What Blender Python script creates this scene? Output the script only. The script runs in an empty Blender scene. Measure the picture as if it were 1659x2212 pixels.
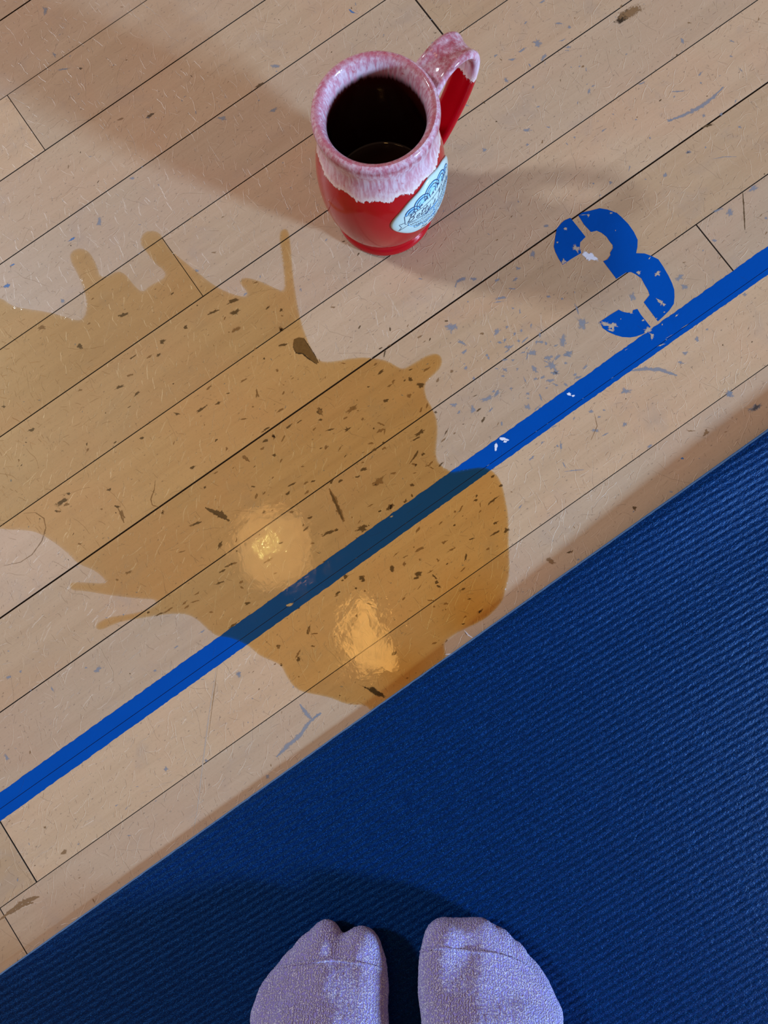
import bpy, bmesh, math, random
import numpy as np
from mathutils import Vector, noise as mnoise
random.seed(7); rng = np.random.default_rng(7)

# ------------------------------------------------------------------ camera
# world frame: metres, +X runs along the floor boards, +Y across them, camera above the origin
TA, TB, YAW, CAMH, FPX = 0.10356518731912916, 0.04733578861888616, 0.6116323718058364, 0.5563, 1661.0
W_, H_ = 1659.0, 2212.0
Rx = np.array([[1,0,0],[0,math.cos(TA),-math.sin(TA)],[0,math.sin(TA),math.cos(TA)]])
Ry = np.array([[math.cos(TB),0,math.sin(TB)],[0,1,0],[-math.sin(TB),0,math.cos(TB)]])
Rz = np.array([[math.cos(YAW),math.sin(YAW),0],[-math.sin(YAW),math.cos(YAW),0],[0,0,1]])
RC = Rz @ Ry @ Rx
SC = bpy.context.scene
COL = SC.collection
cam = bpy.data.objects.new('camera', bpy.data.cameras.new('camera')); COL.objects.link(cam)
from mathutils import Matrix
m4 = Matrix([list(RC[i])+[0.0] for i in range(3)]+[[0,0,0,1]]); m4.translation = (0,0,CAMH)
cam.matrix_world = m4
cam.data.sensor_fit = 'VERTICAL'; cam.data.sensor_height = 36.0; cam.data.sensor_width = 27.0
cam.data.lens = 36.0*FPX/H_; cam.data.clip_start = 0.01; cam.data.clip_end = 50
SC.camera = cam
def G(x, y, z=0.0):
    """point of the photograph -> point of the scene at height z"""
    d = RC @ np.array([(x-W_/2)/FPX, -(y-H_/2)/FPX, -1.0]); t = (z-CAMH)/d[2]
    return np.array([0,0,CAMH]) + d*t

# ------------------------------------------------------------------ world, lights, exposure
SC.view_settings.view_transform = 'Standard'; SC.view_settings.look = 'None'
SC.view_settings.gamma = 1.0; SC.view_settings.exposure = 0.0
SC.view_settings.use_curve_mapping = False
wd = bpy.data.worlds.new('hall_ambience'); SC.world = wd; wd.use_nodes = True
wd.node_tree.nodes['Background'].inputs[0].default_value = (1.0, 0.63, 0.43, 1)
wd.node_tree.nodes['Background'].inputs[1].default_value = 0.30
def area(name, loc, target, sx, sy, energy, col, shape='RECTANGLE'):
    l = bpy.data.lights.new(name, 'AREA'); l.shape = shape; l.size = sx; l.size_y = sy
    l.energy = energy; l.color = col
    o = bpy.data.objects.new(name, l); COL.objects.link(o); o.location = loc
    o.rotation_euler = (Vector(target)-Vector(loc)).to_track_quat('-Z','Y').to_euler()
    return o
area('window_light', (1.68, -2.75, 0.92), (0,0.15,0), 0.32, 0.30, 228, (0.40, 0.68, 1.0))
area('far_window_light', (-1.75, 2.55, 2.6), (0,0,0), 0.40, 0.40, 84, (0.72, 0.86, 1.0))
area('ceiling_lamp', (-0.539, 0.695, 3.8), (-0.539, 0.695, 0), 0.44, 0.46, 4.0, (1.0, 0.52, 0.18), 'ELLIPSE')
area('ceiling_lamp_small', (-0.40, -0.008, 3.8), (-0.40, -0.008, 0), 0.20, 0.40, 3.0, (1.0, 0.52, 0.14), 'ELLIPSE').rotation_euler = (0, 0, -0.55)
area('ceiling_bulb', (-0.56, 0.72, 3.7), (-0.56, 0.72, 0), 0.018, 0.036, .46, (1.0, 0.92, 0.25), 'ELLIPSE')

# ------------------------------------------------------------------ helpers
def mesh_obj(name, verts, faces, mat=None, parent=None, smooth=False, kind=None, label=None, mats=None, fmat=None):
    me = bpy.data.meshes.new(name); me.from_pydata([tuple(map(float,v)) for v in verts], [], [tuple(map(int,f)) for f in faces]); me.update()
    return link(name, me, mat, parent, smooth, kind, label, mats, fmat)
def link(name, me, mat=None, parent=None, smooth=False, kind=None, label=None, mats=None, fmat=None):
    for m in (mats or ([mat] if mat else [])): me.materials.append(m)
    if fmat is not None: me.polygons.foreach_set('material_index', np.array(fmat, dtype=np.int32))
    if smooth: me.polygons.foreach_set('use_smooth', [True]*len(me.polygons))
    o = bpy.data.objects.new(name, me); COL.objects.link(o)
    if parent: o.parent = parent
    if kind: o['kind'] = kind
    if label: o['label'] = label
    return o
def empty(name, loc=(0,0,0)):
    o = bpy.data.objects.new(name, None); COL.objects.link(o); o.location = loc; o.empty_display_size = .05; return o
def tag(o, label, cat, group=None):
    o['label'] = label; o['category'] = cat
    if group: o['group'] = group
    return o
class NT:
    """small wrapper for node materials"""
    def __init__(s, name):
        s.m = bpy.data.materials.new(name); s.m.use_nodes = True; s.t = s.m.node_tree; s.n = s.t.nodes
        s.b = s.n['Principled BSDF']; s.out = s.n['Material Output']
    def node(s, typ, **kw):
        n = s.n.new(typ)
        for k, v in kw.items(): setattr(n, k, v)
        return n
    def put(s, sock, v):
        if hasattr(v, 'is_output') or hasattr(v, 'links'): s.t.links.new(v, sock)
        else:
            if isinstance(v, (tuple, list)) and len(v) == 3 and sock.type == 'RGBA': v = (*v, 1)
            sock.default_value = v
    def math(s, op, a, b=None, c=None, clamp=False):
        n = s.node('ShaderNodeMath', operation=op); n.use_clamp = clamp
        s.put(n.inputs[0], a)
        if b is not None: s.put(n.inputs[1], b)
        if c is not None: s.put(n.inputs[2], c)
        return n.outputs[0]
    def vmath(s, op, a, b=None, scale=None):
        n = s.node('ShaderNodeVectorMath', operation=op); s.put(n.inputs[0], a)
        if b is not None: s.put(n.inputs[1], b)
        if scale is not None: s.put(n.inputs['Scale'], scale)
        return n.outputs['Value'] if op in ('DOT_PRODUCT','LENGTH','DISTANCE') else n.outputs[0]
    def mapr(s, v, a, b, c=0.0, d=1.0, smooth=True):
        n = s.node('ShaderNodeMapRange'); n.interpolation_type = 'SMOOTHSTEP' if smooth else 'LINEAR'
        s.put(n.inputs[0], v)
        for i, x in zip((1,2,3,4), (a,b,c,d)): s.put(n.inputs[i], x)
        return n.outputs[0]
    def noise(s, vec, scale, detail=3, rough=.5, dist=0.0, color=False, dim='3D'):
        n = s.node('ShaderNodeTexNoise'); n.noise_dimensions = dim
        s.put(n.inputs['Vector'], vec); s.put(n.inputs['Scale'], scale); s.put(n.inputs['Detail'], detail)
        s.put(n.inputs['Roughness'], rough); s.put(n.inputs['Distortion'], dist)
        return n.outputs['Color' if color else 'Fac']
    def mix(s, f, a, b, blend='MIX'):
        n = s.node('ShaderNodeMix'); n.data_type = 'RGBA'; n.blend_type = blend
        s.put(n.inputs[0], f); s.put(n.inputs[6], a); s.put(n.inputs[7], b); return n.outputs[2]
    def mapping(s, vec, loc=(0,0,0), rot=(0,0,0), scale=(1,1,1)):
        n = s.node('ShaderNodeMapping'); s.put(n.inputs[0], vec)
        s.put(n.inputs[1], loc); s.put(n.inputs[2], rot); s.put(n.inputs[3], scale); return n.outputs[0]
    def sep(s, v):
        n = s.node('ShaderNodeSeparateXYZ'); s.put(n.inputs[0], v); return n.outputs
    def comb(s, x, y, z):
        n = s.node('ShaderNodeCombineXYZ'); s.put(n.inputs[0], x); s.put(n.inputs[1], y); s.put(n.inputs[2], z); return n.outputs[0]
    def bump(s, h, strength, dist, prev=None):
        n = s.node('ShaderNodeBump'); s.put(n.inputs['Strength'], strength); s.put(n.inputs['Distance'], dist); s.put(n.inputs['Height'], h)
        if prev is not None: s.put(n.inputs['Normal'], prev)
        return n.outputs[0]
    def base(s, col=None, rough=None, normal=None, **kw):
        if col is not None: s.put(s.b.inputs['Base Color'], col)
        if rough is not None: s.put(s.b.inputs['Roughness'], rough)
        if normal is not None: s.put(s.b.inputs['Normal'], normal)
        for k, v in kw.items(): s.put(s.b.inputs[k.replace('_',' ')], v)
        return s.m
    # a random short curved stroke in each cell of a grid: scratches of a worn lacquer
    def strokes(s, pos, scale, seed, length, width, curve, amin, amax, keep):
        p = s.vmath('ADD', pos, (seed*1.37, seed*.73, 0))
        v = s.node('ShaderNodeTexVoronoi'); v.voronoi_dimensions = '2D'; v.feature = 'F1'
        s.put(v.inputs['Vector'], p); s.put(v.inputs['Scale'], scale)
        d = s.vmath('SUBTRACT', p, v.outputs['Position'])
        c = s.sep(v.outputs['Color']); dx, dy, _ = s.sep(d)
        ang = s.math('MULTIPLY_ADD', c[0], amax-amin, amin)
        ca, sa = s.math('COSINE', ang), s.math('SINE', ang)
        x = s.math('ADD', s.math('MULTIPLY', dx, ca), s.math('MULTIPLY', dy, sa))
        y = s.math('SUBTRACT', s.math('MULTIPLY', dy, ca), s.math('MULTIPLY', dx, sa))
        k = s.math('MULTIPLY', s.math('SUBTRACT', c[1], .5), curve)
        y = s.math('SUBTRACT', y, s.math('MULTIPLY', k, s.math('MULTIPLY', x, x)))
        L = s.math('MULTIPLY', s.math('MULTIPLY_ADD', c[2], .75, .25), length)
        q = s.math('DIVIDE', s.math('ABSOLUTE', x), L)
        taper = s.mapr(q, .5, 1.0, 1.0, 0.0)
        ww = s.math('MULTIPLY', taper, width)
        line = s.mapr(s.math('ABSOLUTE', y), 0.0, s.math('ADD', ww, 1e-6), 1.0, 0.0)
        line = s.math('MULTIPLY', line, s.math('GREATER_THAN', taper, .02))
        on = s.math('LESS_THAN', s.math('FRACT', s.math('MULTIPLY', s.math('ADD', c[0], c[1]), 7.31)), keep)
        return s.math('MULTIPLY', line, on)

# ------------------------------------------------------------------ floor boards
def mat_wood():
    t = NT('maple_lacquer')
    pos = t.node('ShaderNodeNewGeometry').outputs['Position']
    rnd = t.node('ShaderNodeObjectInfo').outputs['Random']
    off = t.comb(t.math('MULTIPLY', rnd, 37.0), t.math('MULTIPLY', rnd, 13.0), 0.0)
    p = t.vmath('ADD', pos, off)
    px, py, _ = t.sep(p)
    g1 = t.noise(t.mapping(p, scale=(5, 90, 1)), 1.0, 5, .6, .8)
    g2 = t.noise(t.mapping(p, scale=(30, 900, 1)), 1.0, 4, .65, .3)
    g3 = t.noise(p, 9.0, 3, .5, 1.2)
    cA = t.mix(t.mapr(g1, .25, .80), (0.55, 0.375, 0.235), (0.475, 0.315, 0.19))
    cA = t.mix(t.mapr(g3, .35, .75, 0, .45), cA, (0.55, 0.315, 0.185))
    cA = t.mix(t.mapr(g2, .35, .75, 0, .12), cA, (0.36, 0.21, 0.115))
    hsv = t.node('ShaderNodeHueSaturation'); t.put(hsv.inputs['Color'], cA)
    t.put(hsv.inputs['Value'], t.math('MULTIPLY_ADD', t.math('FRACT', t.math('MULTIPLY', rnd, 5.7)), .20, .90))
    t.put(hsv.inputs['Saturation'], t.math('MULTIPLY_ADD', t.math('FRACT', t.math('MULTIPLY', rnd, 3.1)), .2, .88))
    c = hsv.outputs[0]
    # ingrained grime: soft grey-violet clouds and fine specks
    wear = t.noise(pos, 26.0, 5, .65, .6)
    c = t.mix(t.mapr(wear, .52, .75, 0, .35), c, (0.36, 0.27, 0.22))
    fine = t.noise(pos, 520.0, 3, .7)
    c = t.mix(t.mapr(fine, .54, .72, 0, .30), c, (0.27, 0.18, 0.12))
    spk = t.node('ShaderNodeTexVoronoi'); spk.voronoi_dimensions = '2D'; t.put(spk.inputs['Vector'], t.mapping(pos, scale=(1, 1.7, 1))); t.put(spk.inputs['Scale'], 120.0)
    sc = t.sep(spk.outputs['Color'])
    sm = t.math('MULTIPLY', t.math('LESS_THAN', spk.outputs['Distance'], t.math('MULTIPLY', sc[1], .10)), t.math('GREATER_THAN', sc[0], .62))
    c = t.mix(t.math('MULTIPLY', sm, .45), c, (0.14, 0.10, 0.08))
    # scratches
    wob = t.vmath('ADD', pos, t.vmath('SCALE', t.noise(pos, 70.0, 2, .5, color=True), scale=.006))
    l1 = t.strokes(wob, 62, 1, .0105, .00052, 70, .2, 1.7, .85)
    l2 = t.strokes(wob, 75, 2, .009, .00046, 70, -.3, 2.2, .8)
    l3 = t.strokes(wob, 120, 3, .005, .00034, 90, 0, 3.1, .6)
    l4 = t.strokes(wob, 38, 4, .019, .00036, 20, .4, 1.6, .45)
    light = t.math('MAXIMUM', t.math('MAXIMUM', l1, l2), t.math('MAXIMUM', l3, l4))
    d1 = t.strokes(wob, 95, 7, .005, .00030, 60, -.4, 2.4, .5)
    d2 = t.strokes(wob, 30, 8, .020, .00026, 24, 0, 3.1, .6)
    d3 = t.strokes(wob, 170, 9, .0026, .00042, 60, 0, 1.6, .35)
    dark = t.math('MAXIMUM', t.math('MAXIMUM', d1, d2), d3)
    patch = t.mapr(t.noise(pos, 13.0, 2, .5), .38, .62)
    light = t.math('MULTIPLY', light, t.math('MULTIPLY_ADD', patch, .6, .4))
    c = t.mix(t.math('MULTIPLY', light, .30), c, (0.74, 0.56, 0.41))
    c = t.mix(t.math('MULTIPLY', dark, .42), c, (0.22, 0.145, 0.10))
    h = t.math('ADD', t.math('MULTIPLY', light, .7), t.math('MULTIPLY', dark, -.45))
    h = t.math('ADD', h, t.math('MULTIPLY', wear, .8))
    h = t.math('ADD', h, t.math('MULTIPLY', g2, .12))
    nb = t.bump(h, .5, .0004)
    r = t.math('MULTIPLY_ADD', t.noise(pos, 60.0, 3, .6), .18, .30)
    return t.base(c, r, nb, IOR=1.5, Specular_IOR_Level=.5)
WOOD = mat_wood()
t = NT('subfloor_dark'); SUB = t.base((.060,.042,.030), .9)
LY = lambda k: 0.6216161 - 0.0575*k               # seam k of the photograph lies at y = LY(k)
GAPW = {1:.0016, 2:.0006, 3:.0011, 4:.0010, 5:.0009, 6:.0011, 7:.0009, 8:.0018, 9:.0010, 10:.0006, 11:.0006, 12:.0006}
X0, X1 = -1.7, 1.7
floor = mesh_obj('floor', [(x,y,z) for z in (-.03,-.0016) for x,y in ((X0,-1.7),(X1,-1.7),(X1,1.7),(X0,1.7))],
    [(3,2,1,0),(4,5,6,7),(0,1,5,4),(1,2,6,5),(2,3,7,6),(3,0,4,7)], SUB, kind='structure', label='worn pale maple strip gym floor, scratched and scuffed')
joints = {2:[(-.0445+.003,.0006)], 4:[(.2627,.0016)], 5:[(-.006,.0005)], 9:[(.3242,.0012)], 10:[(-.3405,.0011)], 11:[(-.372,.0007)],
          6:[(.62,.001)], 7:[(-.55,.001)], 8:[(-.62,.001)], 3:[(.55,.001)], 1:[(.4,.001)]}
def plank(xa, xb, ya, yb):
    b = .00012; z1 = random.uniform(-.00004, .00004)*0
    V = []
    for z, e in ((-.0015, 0), (z1-b, 0), (z1, b)):
        V += [(xa+e,ya+e,z),(xb-e,ya+e,z),(xb-e,yb-e,z),(xa+e,yb-e,z)]
    F = [(0,3,2,1),(8,9,10,11)]
    for l in (0,4):
        for i in range(4): j=(i+1)%4; F.append((l+i,l+j,l+4+j,l+4+i))
    fm = [1,0]+[1]*8
    cx, cy = (xa+xb)/2, (ya+yb)/2
    o = mesh_obj('plank', [(x-cx,y-cy,z) for x,y,z in V], F, None, floor, mats=[WOOD, SUB], fmat=fm); o.location = (cx,cy,0)
for k in range(-18, 40):
    yb, ya = LY(k), LY(k+1)
    if ya < -1.7 or yb > 1.7: continue
    yb -= GAPW.get(k,.0009)*.29; ya += GAPW.get(k+1,.0009)*.29
    js = list(joints.get(k, []))
    xs = sorted([j for j in js] + [(x,.001) for x in (random.uniform(-1.5,-.75), random.uniform(.75,1.5)) ])
    cur = X0
    for x, g in xs + [(X1, 0)]:
        g *= .7
        plank(cur, x-g/2, ya, yb); cur = x+g/2

# ------------------------------------------------------------------ painted line and number (paint on the boards)
def mat_paint():
    t = NT('blue_floor_paint')
    pos = t.node('ShaderNodeNewGeometry').outputs['Position']
    n = t.noise(pos, 40.0, 4, .6)
    c = t.mix(n, (.0,.061,.34), (.0,.073,.40))
    s1 = t.strokes(pos, 60, 21, .012, .00022, 30, -.3, 2.2, .3)
    c = t.mix(t.math('MULTIPLY', s1, .35), c, (.02,.04,.10))
    nb = t.bump(t.math('ADD', t.noise(pos, 300.0, 3), s1), .35, .0002)
    return t.base(c, .42, nb, Specular_IOR_Level=.12, Specular_Tint=(.35,.6,1,1))
PAINT = mat_paint()
def flat_poly(pts, z, name, mat, parent, label=None, kind=None, th=.00004):
    """thin painted shape; pts = list of closed loops of scene points"""
    bm = bmesh.new()
    for loop in pts:
        vs = [bm.verts.new((float(q[0]), float(q[1]), z)) for q in loop]
        try: f = bm.faces.new(vs)
        except ValueError: continue
        if f.normal.z < 0: f.normal_flip()
        f.normal_update()
        if f.calc_area() > 0:
            f.normal_update()
            if f.normal.z < 0: f.normal_flip()
    bmesh.ops.triangulate(bm, faces=bm.faces[:])
    bmesh.ops.recalc_face_normals(bm, faces=bm.faces[:])
    for f in bm.faces:
        if f.normal.z < 0: f.normal_flip()
    ex = bmesh.ops.extrude_face_region(bm, geom=bm.faces[:])
    for v in ex['geom']:
        if isinstance(v, bmesh.types.BMVert): v.co.z += th
    bmesh.ops.recalc_face_normals(bm, faces=bm.faces[:])
    me = bpy.data.meshes.new(name); bm.to_mesh(me); bm.free()
    return link(name, me, mat, parent, kind=kind, label=label)
def rough_line(a, b, n, amp):
    a, b = np.array(a,float), np.array(b,float); d = b-a; nn = np.array([-d[1], d[0]])/np.hypot(*d)
    return [a + d*i/n + nn*random.uniform(-amp,amp) for i in range(n+1)]
up = rough_line((-700, 1712+.7119*700), (2500, 1712-.7119*2500), 700, .9)
seamy = lambda x: G(0,0)  # unused
lo = []
for (a,b) in (((-700,1774+.7143*700),(0,1774)),((0,1774),(700,1274)),((700,1274),(1225,898)),((1225,898),(1659,593)),((1659,593),(2500,-8))):
    lo += rough_line(a, b, max(8,int((b[0]-a[0])/4.5)), .8)[:-1]
U = [G(*q) for q in up]; L_ = [G(*q) for q in lo]
ys = LY(10)
upper = [u for u in U]
def clip_line(sign):
    """the stripe is cut by the board seam that runs inside it"""
    g = .00018
    if sign > 0:
        top = [(u[0], max(u[1], ys+g)) for u in U]; bot = [(l[0], max(l[1], ys+g)) for l in L_]
    else:
        top = [(u[0], min(u[1], ys-g)) for u in U]; bot = [(l[0], min(l[1], ys-g)) for l in L_]
    return top, bot
def strip_mesh(name):
    V, F = [], []
    for sign in (1, -1):
        top, bot = clip_line(sign)
        tx = np.array([p[0] for p in top]); ty = np.array([p[1] for p in top])
        bx = np.array([p[0] for p in bot]); by = np.array([p[1] for p in bot])
        xs = np.linspace(-.95, .95, 1500)
        o = np.argsort(tx); T = np.interp(xs, tx[o], ty[o]); o = np.argsort(bx); B = np.interp(xs, bx[o], by[o])
        for i in range(len(xs)-1):
            if T[i]-B[i] < 1e-5 and T[i+1]-B[i+1] < 1e-5: continue
            k = len(V)
            V += [(xs[i],B[i],.00005),(xs[i+1],B[i+1],.00005),(xs[i+1],T[i+1],.00005),(xs[i],T[i],.00005)]
            F.append((k,k+1,k+2,k+3))
    return mesh_obj(name, V, F, PAINT, floor, label='bright blue painted stripe crossing the boards')
strip_mesh('painted_line')
Z3 = lambda pts: [G(1150+x/4.74, 420+y/4.74) for x, y in pts]
A3 = [(390,240),(545,435),(490,490),(485,545),(500,600),(400,660),(310,720),(270,660),(235,590),(220,535),(235,430),(250,350),(300,290),(330,265)]
B3 = [(470,215),(510,185),(600,165),(690,142),(770,155),(865,190),(910,230),(980,300),(1040,385),(1078,465),(1075,540),(1062,602),(1150,605),(1220,630),(1290,665),(1340,740),(1395,835),(1430,910),(1452,975),(1455,1050),(1448,1120),(1400,1190),(1340,1250),(1285,1300),(1140,1105),(1200,1030),(1185,985),(1150,925),(1115,860),(1060,820),(1010,795),(960,800),(860,865),(725,685),(770,665),(800,620),(795,600),(825,550),(822,520),(790,480),(760,435),(710,395),(660,372),(600,385),(530,310)]
C3 = [(690,1305),(800,1230),(885,1180),(920,1200),(975,1212),(1025,1210),(1030,1185),(1075,1172),(1110,1230),(1210,1355),(1180,1400),(1130,1430),(1060,1455),(1000,1465),(920,1460),(850,1440),(780,1410),(720,1370)]
flat_poly([Z3(A3), Z3(B3), Z3(C3)], .00005, 'painted_number', PAINT, floor, label='blue stencilled figure 3 with flaked chips')

# ------------------------------------------------------------------ scuffs, stains and chips (thin shapes lying on the boards)
def mat_mark(name, col, soft=.5, scale=500):
    t = NT(name)
    pos = t.node('ShaderNodeNewGeometry').outputs['Position']
    n = t.noise(pos, scale, 4, .7)
    t.base(t.mix(n, col, tuple(c*1.5 for c in col)), .5)
    fd = t.node('ShaderNodeAttribute'); fd.attribute_name = 'core'
    q = t.math('ADD', t.math('MULTIPLY', fd.outputs['Fac'], .62), t.math('MULTIPLY', n, .9))
    t.put(t.b.inputs['Alpha'], t.mapr(q, soft+.12, soft+.40, 0, .66 if name == 'mark_blue_grey' else .92))
    return t.m
M_DARK = mat_mark('mark_dark', (.085,.048,.020), .40)
M_BROWN = mat_mark('mark_brown', (.20,.11,.05), .46)
M_BLUE = mat_mark('mark_blue_grey', (.20,.22,.27), .50)
M_BLUE2 = mat_mark('mark_blue', (.05,.13,.30), .42)
M_PALE = mat_mark('mark_pale', (.38,.30,.24), .36)
M_WHITE = mat_mark('mark_white', (.62,.64,.74), .25)
marks = []   # (loop, material index)
def blob(px, py, ln, wd, ang, mi, n=14, rag=.35):
    """ragged elongated spot; ln, wd = full length and width in photo pixels; ang in degrees, image up-right positive"""
    a = math.radians(ang); ph = random.random()*9; L = []
    for i in range(n):
        th = 2*math.pi*i/n; r = 1+rag*(random.random()-.5)*2
        x, y = ln*.74*math.cos(th)*r, wd*.76*math.sin(th)*r
        L.append(G(px+x*math.cos(a)-y*math.sin(a), py-(x*math.sin(a)+y*math.cos(a))))
    marks.append((L, mi))
def streak(pts, wd, mi):
    """long thin curved mark through photo points"""
    P = [np.array(p,float) for p in pts]; Q=[]
    for i in range(len(P)-1):
        for k in range(6): Q.append(P[i]+(P[i+1]-P[i])*k/6)
    Q.append(P[-1]); n=len(Q); Lf, Rt = [], []
    for i,q in enumerate(Q):
        d = Q[min(i+1,n-1)]-Q[max(i-1,0)]; d/= np.hypot(*d)+1e-9; nn=np.array([-d[1],d[0]])
        w = wd*.8*(.25+.75*math.sin(math.pi*(i+.3)/(n)))*random.uniform(.6,1.2)
        Lf.append(q+nn*w); Rt.append(q-nn*w)
    marks.append((([G(*q) for q in Lf],[G(*q) for q in Q],[G(*q) for q in Rt]), mi))
DK, BR, BL, BB, PL, WH = range(6)
# dark bites seen through the spill: (x, y, length, width, angle)
R5 = lambda x,y: (x/2.37, 450+y/2.37)
R6 = lambda x,y: (500+x/2.37, 650+y/2.37)
R7 = lambda x,y: (x/2.37, 1050+y/2.37)
R8 = lambda x,y: (500+x/2.37, 1150+y/2.37)
for x,y,l,w,a in [(1190,475,60,22,20),(1205,530,45,26,35),(1200,620,50,24,30),(1095,530,50,14,25),(1440,618,26,22,0),(830,685,30,26,30),(815,748,26,14,30),(765,760,44,12,35),
    (215,610,50,24,10),(670,852,30,16,10),(610,915,42,16,18),(700,950,50,12,40),(410,930,24,12,20),(680,762,40,9,35),(160,1135,34,14,20),(905,1052,32,16,-20),(1030,1030,70,14,35),
    (1118,997,24,14,30),(1260,1280,36,20,-30),(1400,1170,16,26,0),(1160,1230,12,26,0),(560,1440,26,14,20),(320,1500,60,26,35),(290,1550,20,12,0),(350,1460,20,16,0),(410,705,20,30,0),
    (630,545,46,18,15),(455,590,20,9,30),(730,1175,24,12,0),(450,1235,26,10,60),(985,1325,26,14,20),(1440,1290,8,34,-30),(1295,1015,14,10,0),(1405,1265,14,12,0),(95,1290,8,20,0),
    (830,1560,30,14,-40),(1000,1615,44,12,20),(1635,1040,30,30,45),(950,610,20,24,30),(20,1015,24,12,0),(1310,380,30,10,20),(1370,510,26,10,45),(1445,550,16,10,0),(885,435,16,8,30)]:
    px,py = R5(x,y); blob(px,py,l/2.37*.95,w/2.37*.8,a, DK if random.random()<.62 else BR, 12, .45)
for x,y,l,w,a in [(615,555,56,30,40),(455,565,60,20,-50),(595,658,38,16,30),(762,665,36,18,30),(765,630,34,14,-25),(670,605,14,20,0),(250,560,44,12,35),(60,410,44,12,30),(130,470,16,60,10),
    (260,145,26,18,0),(970,430,34,26,0),(915,400,24,18,0),(830,410,30,14,40),(765,365,36,14,35),(735,325,36,10,40),(1000,350,40,14,30),(910,485,26,26,0),(965,675,60,22,30),(680,860,36,18,25),
    (750,930,80,44,30),(815,1055,34,22,40),(780,755,24,12,20),(935,800,70,14,55),(980,785,20,14,0),(1025,855,26,10,-20),(665,1165,66,32,20),(500,1185,54,18,25),(310,1080,20,12,20),(405,1110,30,14,30),
    (80,810,30,18,-30),(218,790,14,14,0),(215,690,14,20,20),(110,950,16,10,0),(1340,1020,66,14,40),(1250,1020,26,12,10),(1380,945,18,14,30),(1355,1135,26,14,30),(1408,1175,30,24,20),(1350,1190,50,12,30),
    (960,1275,60,16,25),(1090,1235,30,16,30),(1130,1272,40,10,30),(965,1325,12,16,0),(1058,1330,14,22,0),(885,1345,16,34,10),(820,1375,30,34,-20),(960,1398,30,26,0),(1020,1385,36,10,30),(1040,1412,26,12,-40),
    (1050,1440,20,18,0),(1060,1462,24,12,-20),(670,1420,26,30,0),(585,1410,30,18,30),(300,1555,34,20,20),(1185,1475,30,10,30),(1200,1310,10,50,-15),(1100,1550,24,14,0),(545,1495,26,12,30),(80,1550,30,14,30),
    (925,945,22,14,0),(1275,1588,26,14,30),(180,655,34,12,30),(650,1215,20,10,0),(450,1290,16,8,0),(945,705,40,10,30),(1045,570,14,12,0),(700,440,16,8,20),(505,660,40,8,10)]:
    px,py = R6(x,y); blob(px,py,l/2.37*.95,w/2.37*.8,a, DK if random.random()<.6 else BR, 12, .45)
for x,y,l,w,a in [(660,440,36,18,35),(600,480,20,14,0),(945,598,34,14,35),(855,640,60,14,30),(815,655,44,10,25),(1080,645,24,12,0),(1265,600,24,16,20),(1140,435,34,16,20),(1175,405,36,12,25),(1200,395,30,10,20),
    (1375,380,60,12,30),(410,295,24,12,20),(630,150,14,70,20),(600,105,30,14,0),(835,130,14,20,-20),(1190,715,60,10,35),(1425,822,18,20,0),(1525,860,12,44,-30),(1580,740,12,60,-10),(1605,820,14,10,0),
    (1440,910,12,10,0),(1485,605,30,18,20),(1400,660,10,10,0),(520,118,16,10,0),(340,95,36,16,30),(300,130,26,10,0),(1000,590,50,8,20),(980,200,24,8,20),(1235,490,24,16,0)]:
    px,py = R7(x,y); blob(px,py,l/2.37*.95,w/2.37*.8,a, DK if random.random()<.55 else BR, 12, .45)
for x,y,l,w,a in [(395,500,16,60,-10),(345,650,18,30,10),(240,585,16,18,0),(835,620,34,20,35),(1040,565,26,12,20),(1270,405,26,10,20),(1185,468,16,8,0),(900,745,14,10,0),(555,835,8,8,0),(345,740,10,8,0),
    (255,680,12,10,0),(640,425,10,16,0),(880,165,10,10,0),(415,582,16,8,0)]:
    px,py = R8(x,y); blob(px,py,l/2.37*.95,w/2.37*.8,a, DK if random.random()<.5 else BR, 12, .45)
streak([R7(1050,110),R7(1090,130),R7(1130,155),R7(1175,178)], 8, DK); streak([R7(1095,128),R7(1125,142),R7(1160,165)], 13, DK)
streak([R6(500,960),R6(530,1020),R6(555,1080),R6(575,1130)], 11, BR); streak([R6(505,975),R6(540,1050),R6(570,1120)], 5, DK)
streak([R7(120,140),R7(180,135),R7(225,165),R7(235,215),R7(215,280),R7(165,350),R7(105,390),R7(20,408)], 2.4, BR)
streak([R5(795,1390),R5(790,1440),R5(772,1490),R5(780,1520),R5(815,1530)], 2.6, BR)
streak([R5(600,1525),R5(620,1570),R5(635,1610)], 5, BR)
gash = [(635,733),(645,729),(655,730),(663,742),(673,757),(683,773),(688,782),(684,786),(672,778),(662,768),(652,762),(641,762),(635,755),(633,745)]
gt = NT('old_glue_stain'); gp = gt.node('ShaderNodeNewGeometry').outputs['Position']
GLUE = gt.base(gt.mix(gt.noise(gp, 400., 3), (.10,.055,.022), (.20,.125,.06)), .4)
flat_poly([[G(*q) for q in gash]], .00006, 'stain', GLUE, floor, label='dark brown dried stain at the edge of the spill', th=.00003)
streak([(636,736),(634,750),(640,762),(654,764),(668,776),(685,787)], 3, 6); streak([(656,730),(668,750),(680,768),(688,784)], 3, 6)
marks.append(([G(*q) for q in [(772,1478),(792,1484),(808,1483),(818,1492),(827,1497),(838,1506),(834,1510),(824,1506),(811,1504),(798,1494),(780,1481)]], 6))
# scattered small bites inside the spill
for _ in range(170):
    x, y = random.gauss(760,200), random.gauss(1050,230)
    if 330 < x < 1090 and y < 1420 and y > 640+abs(x-700)*.2: blob(x,y,random.uniform(4,16),random.uniform(2,5),random.gauss(33,22), random.choice((DK,BR,BR)), 9, .4)
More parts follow.
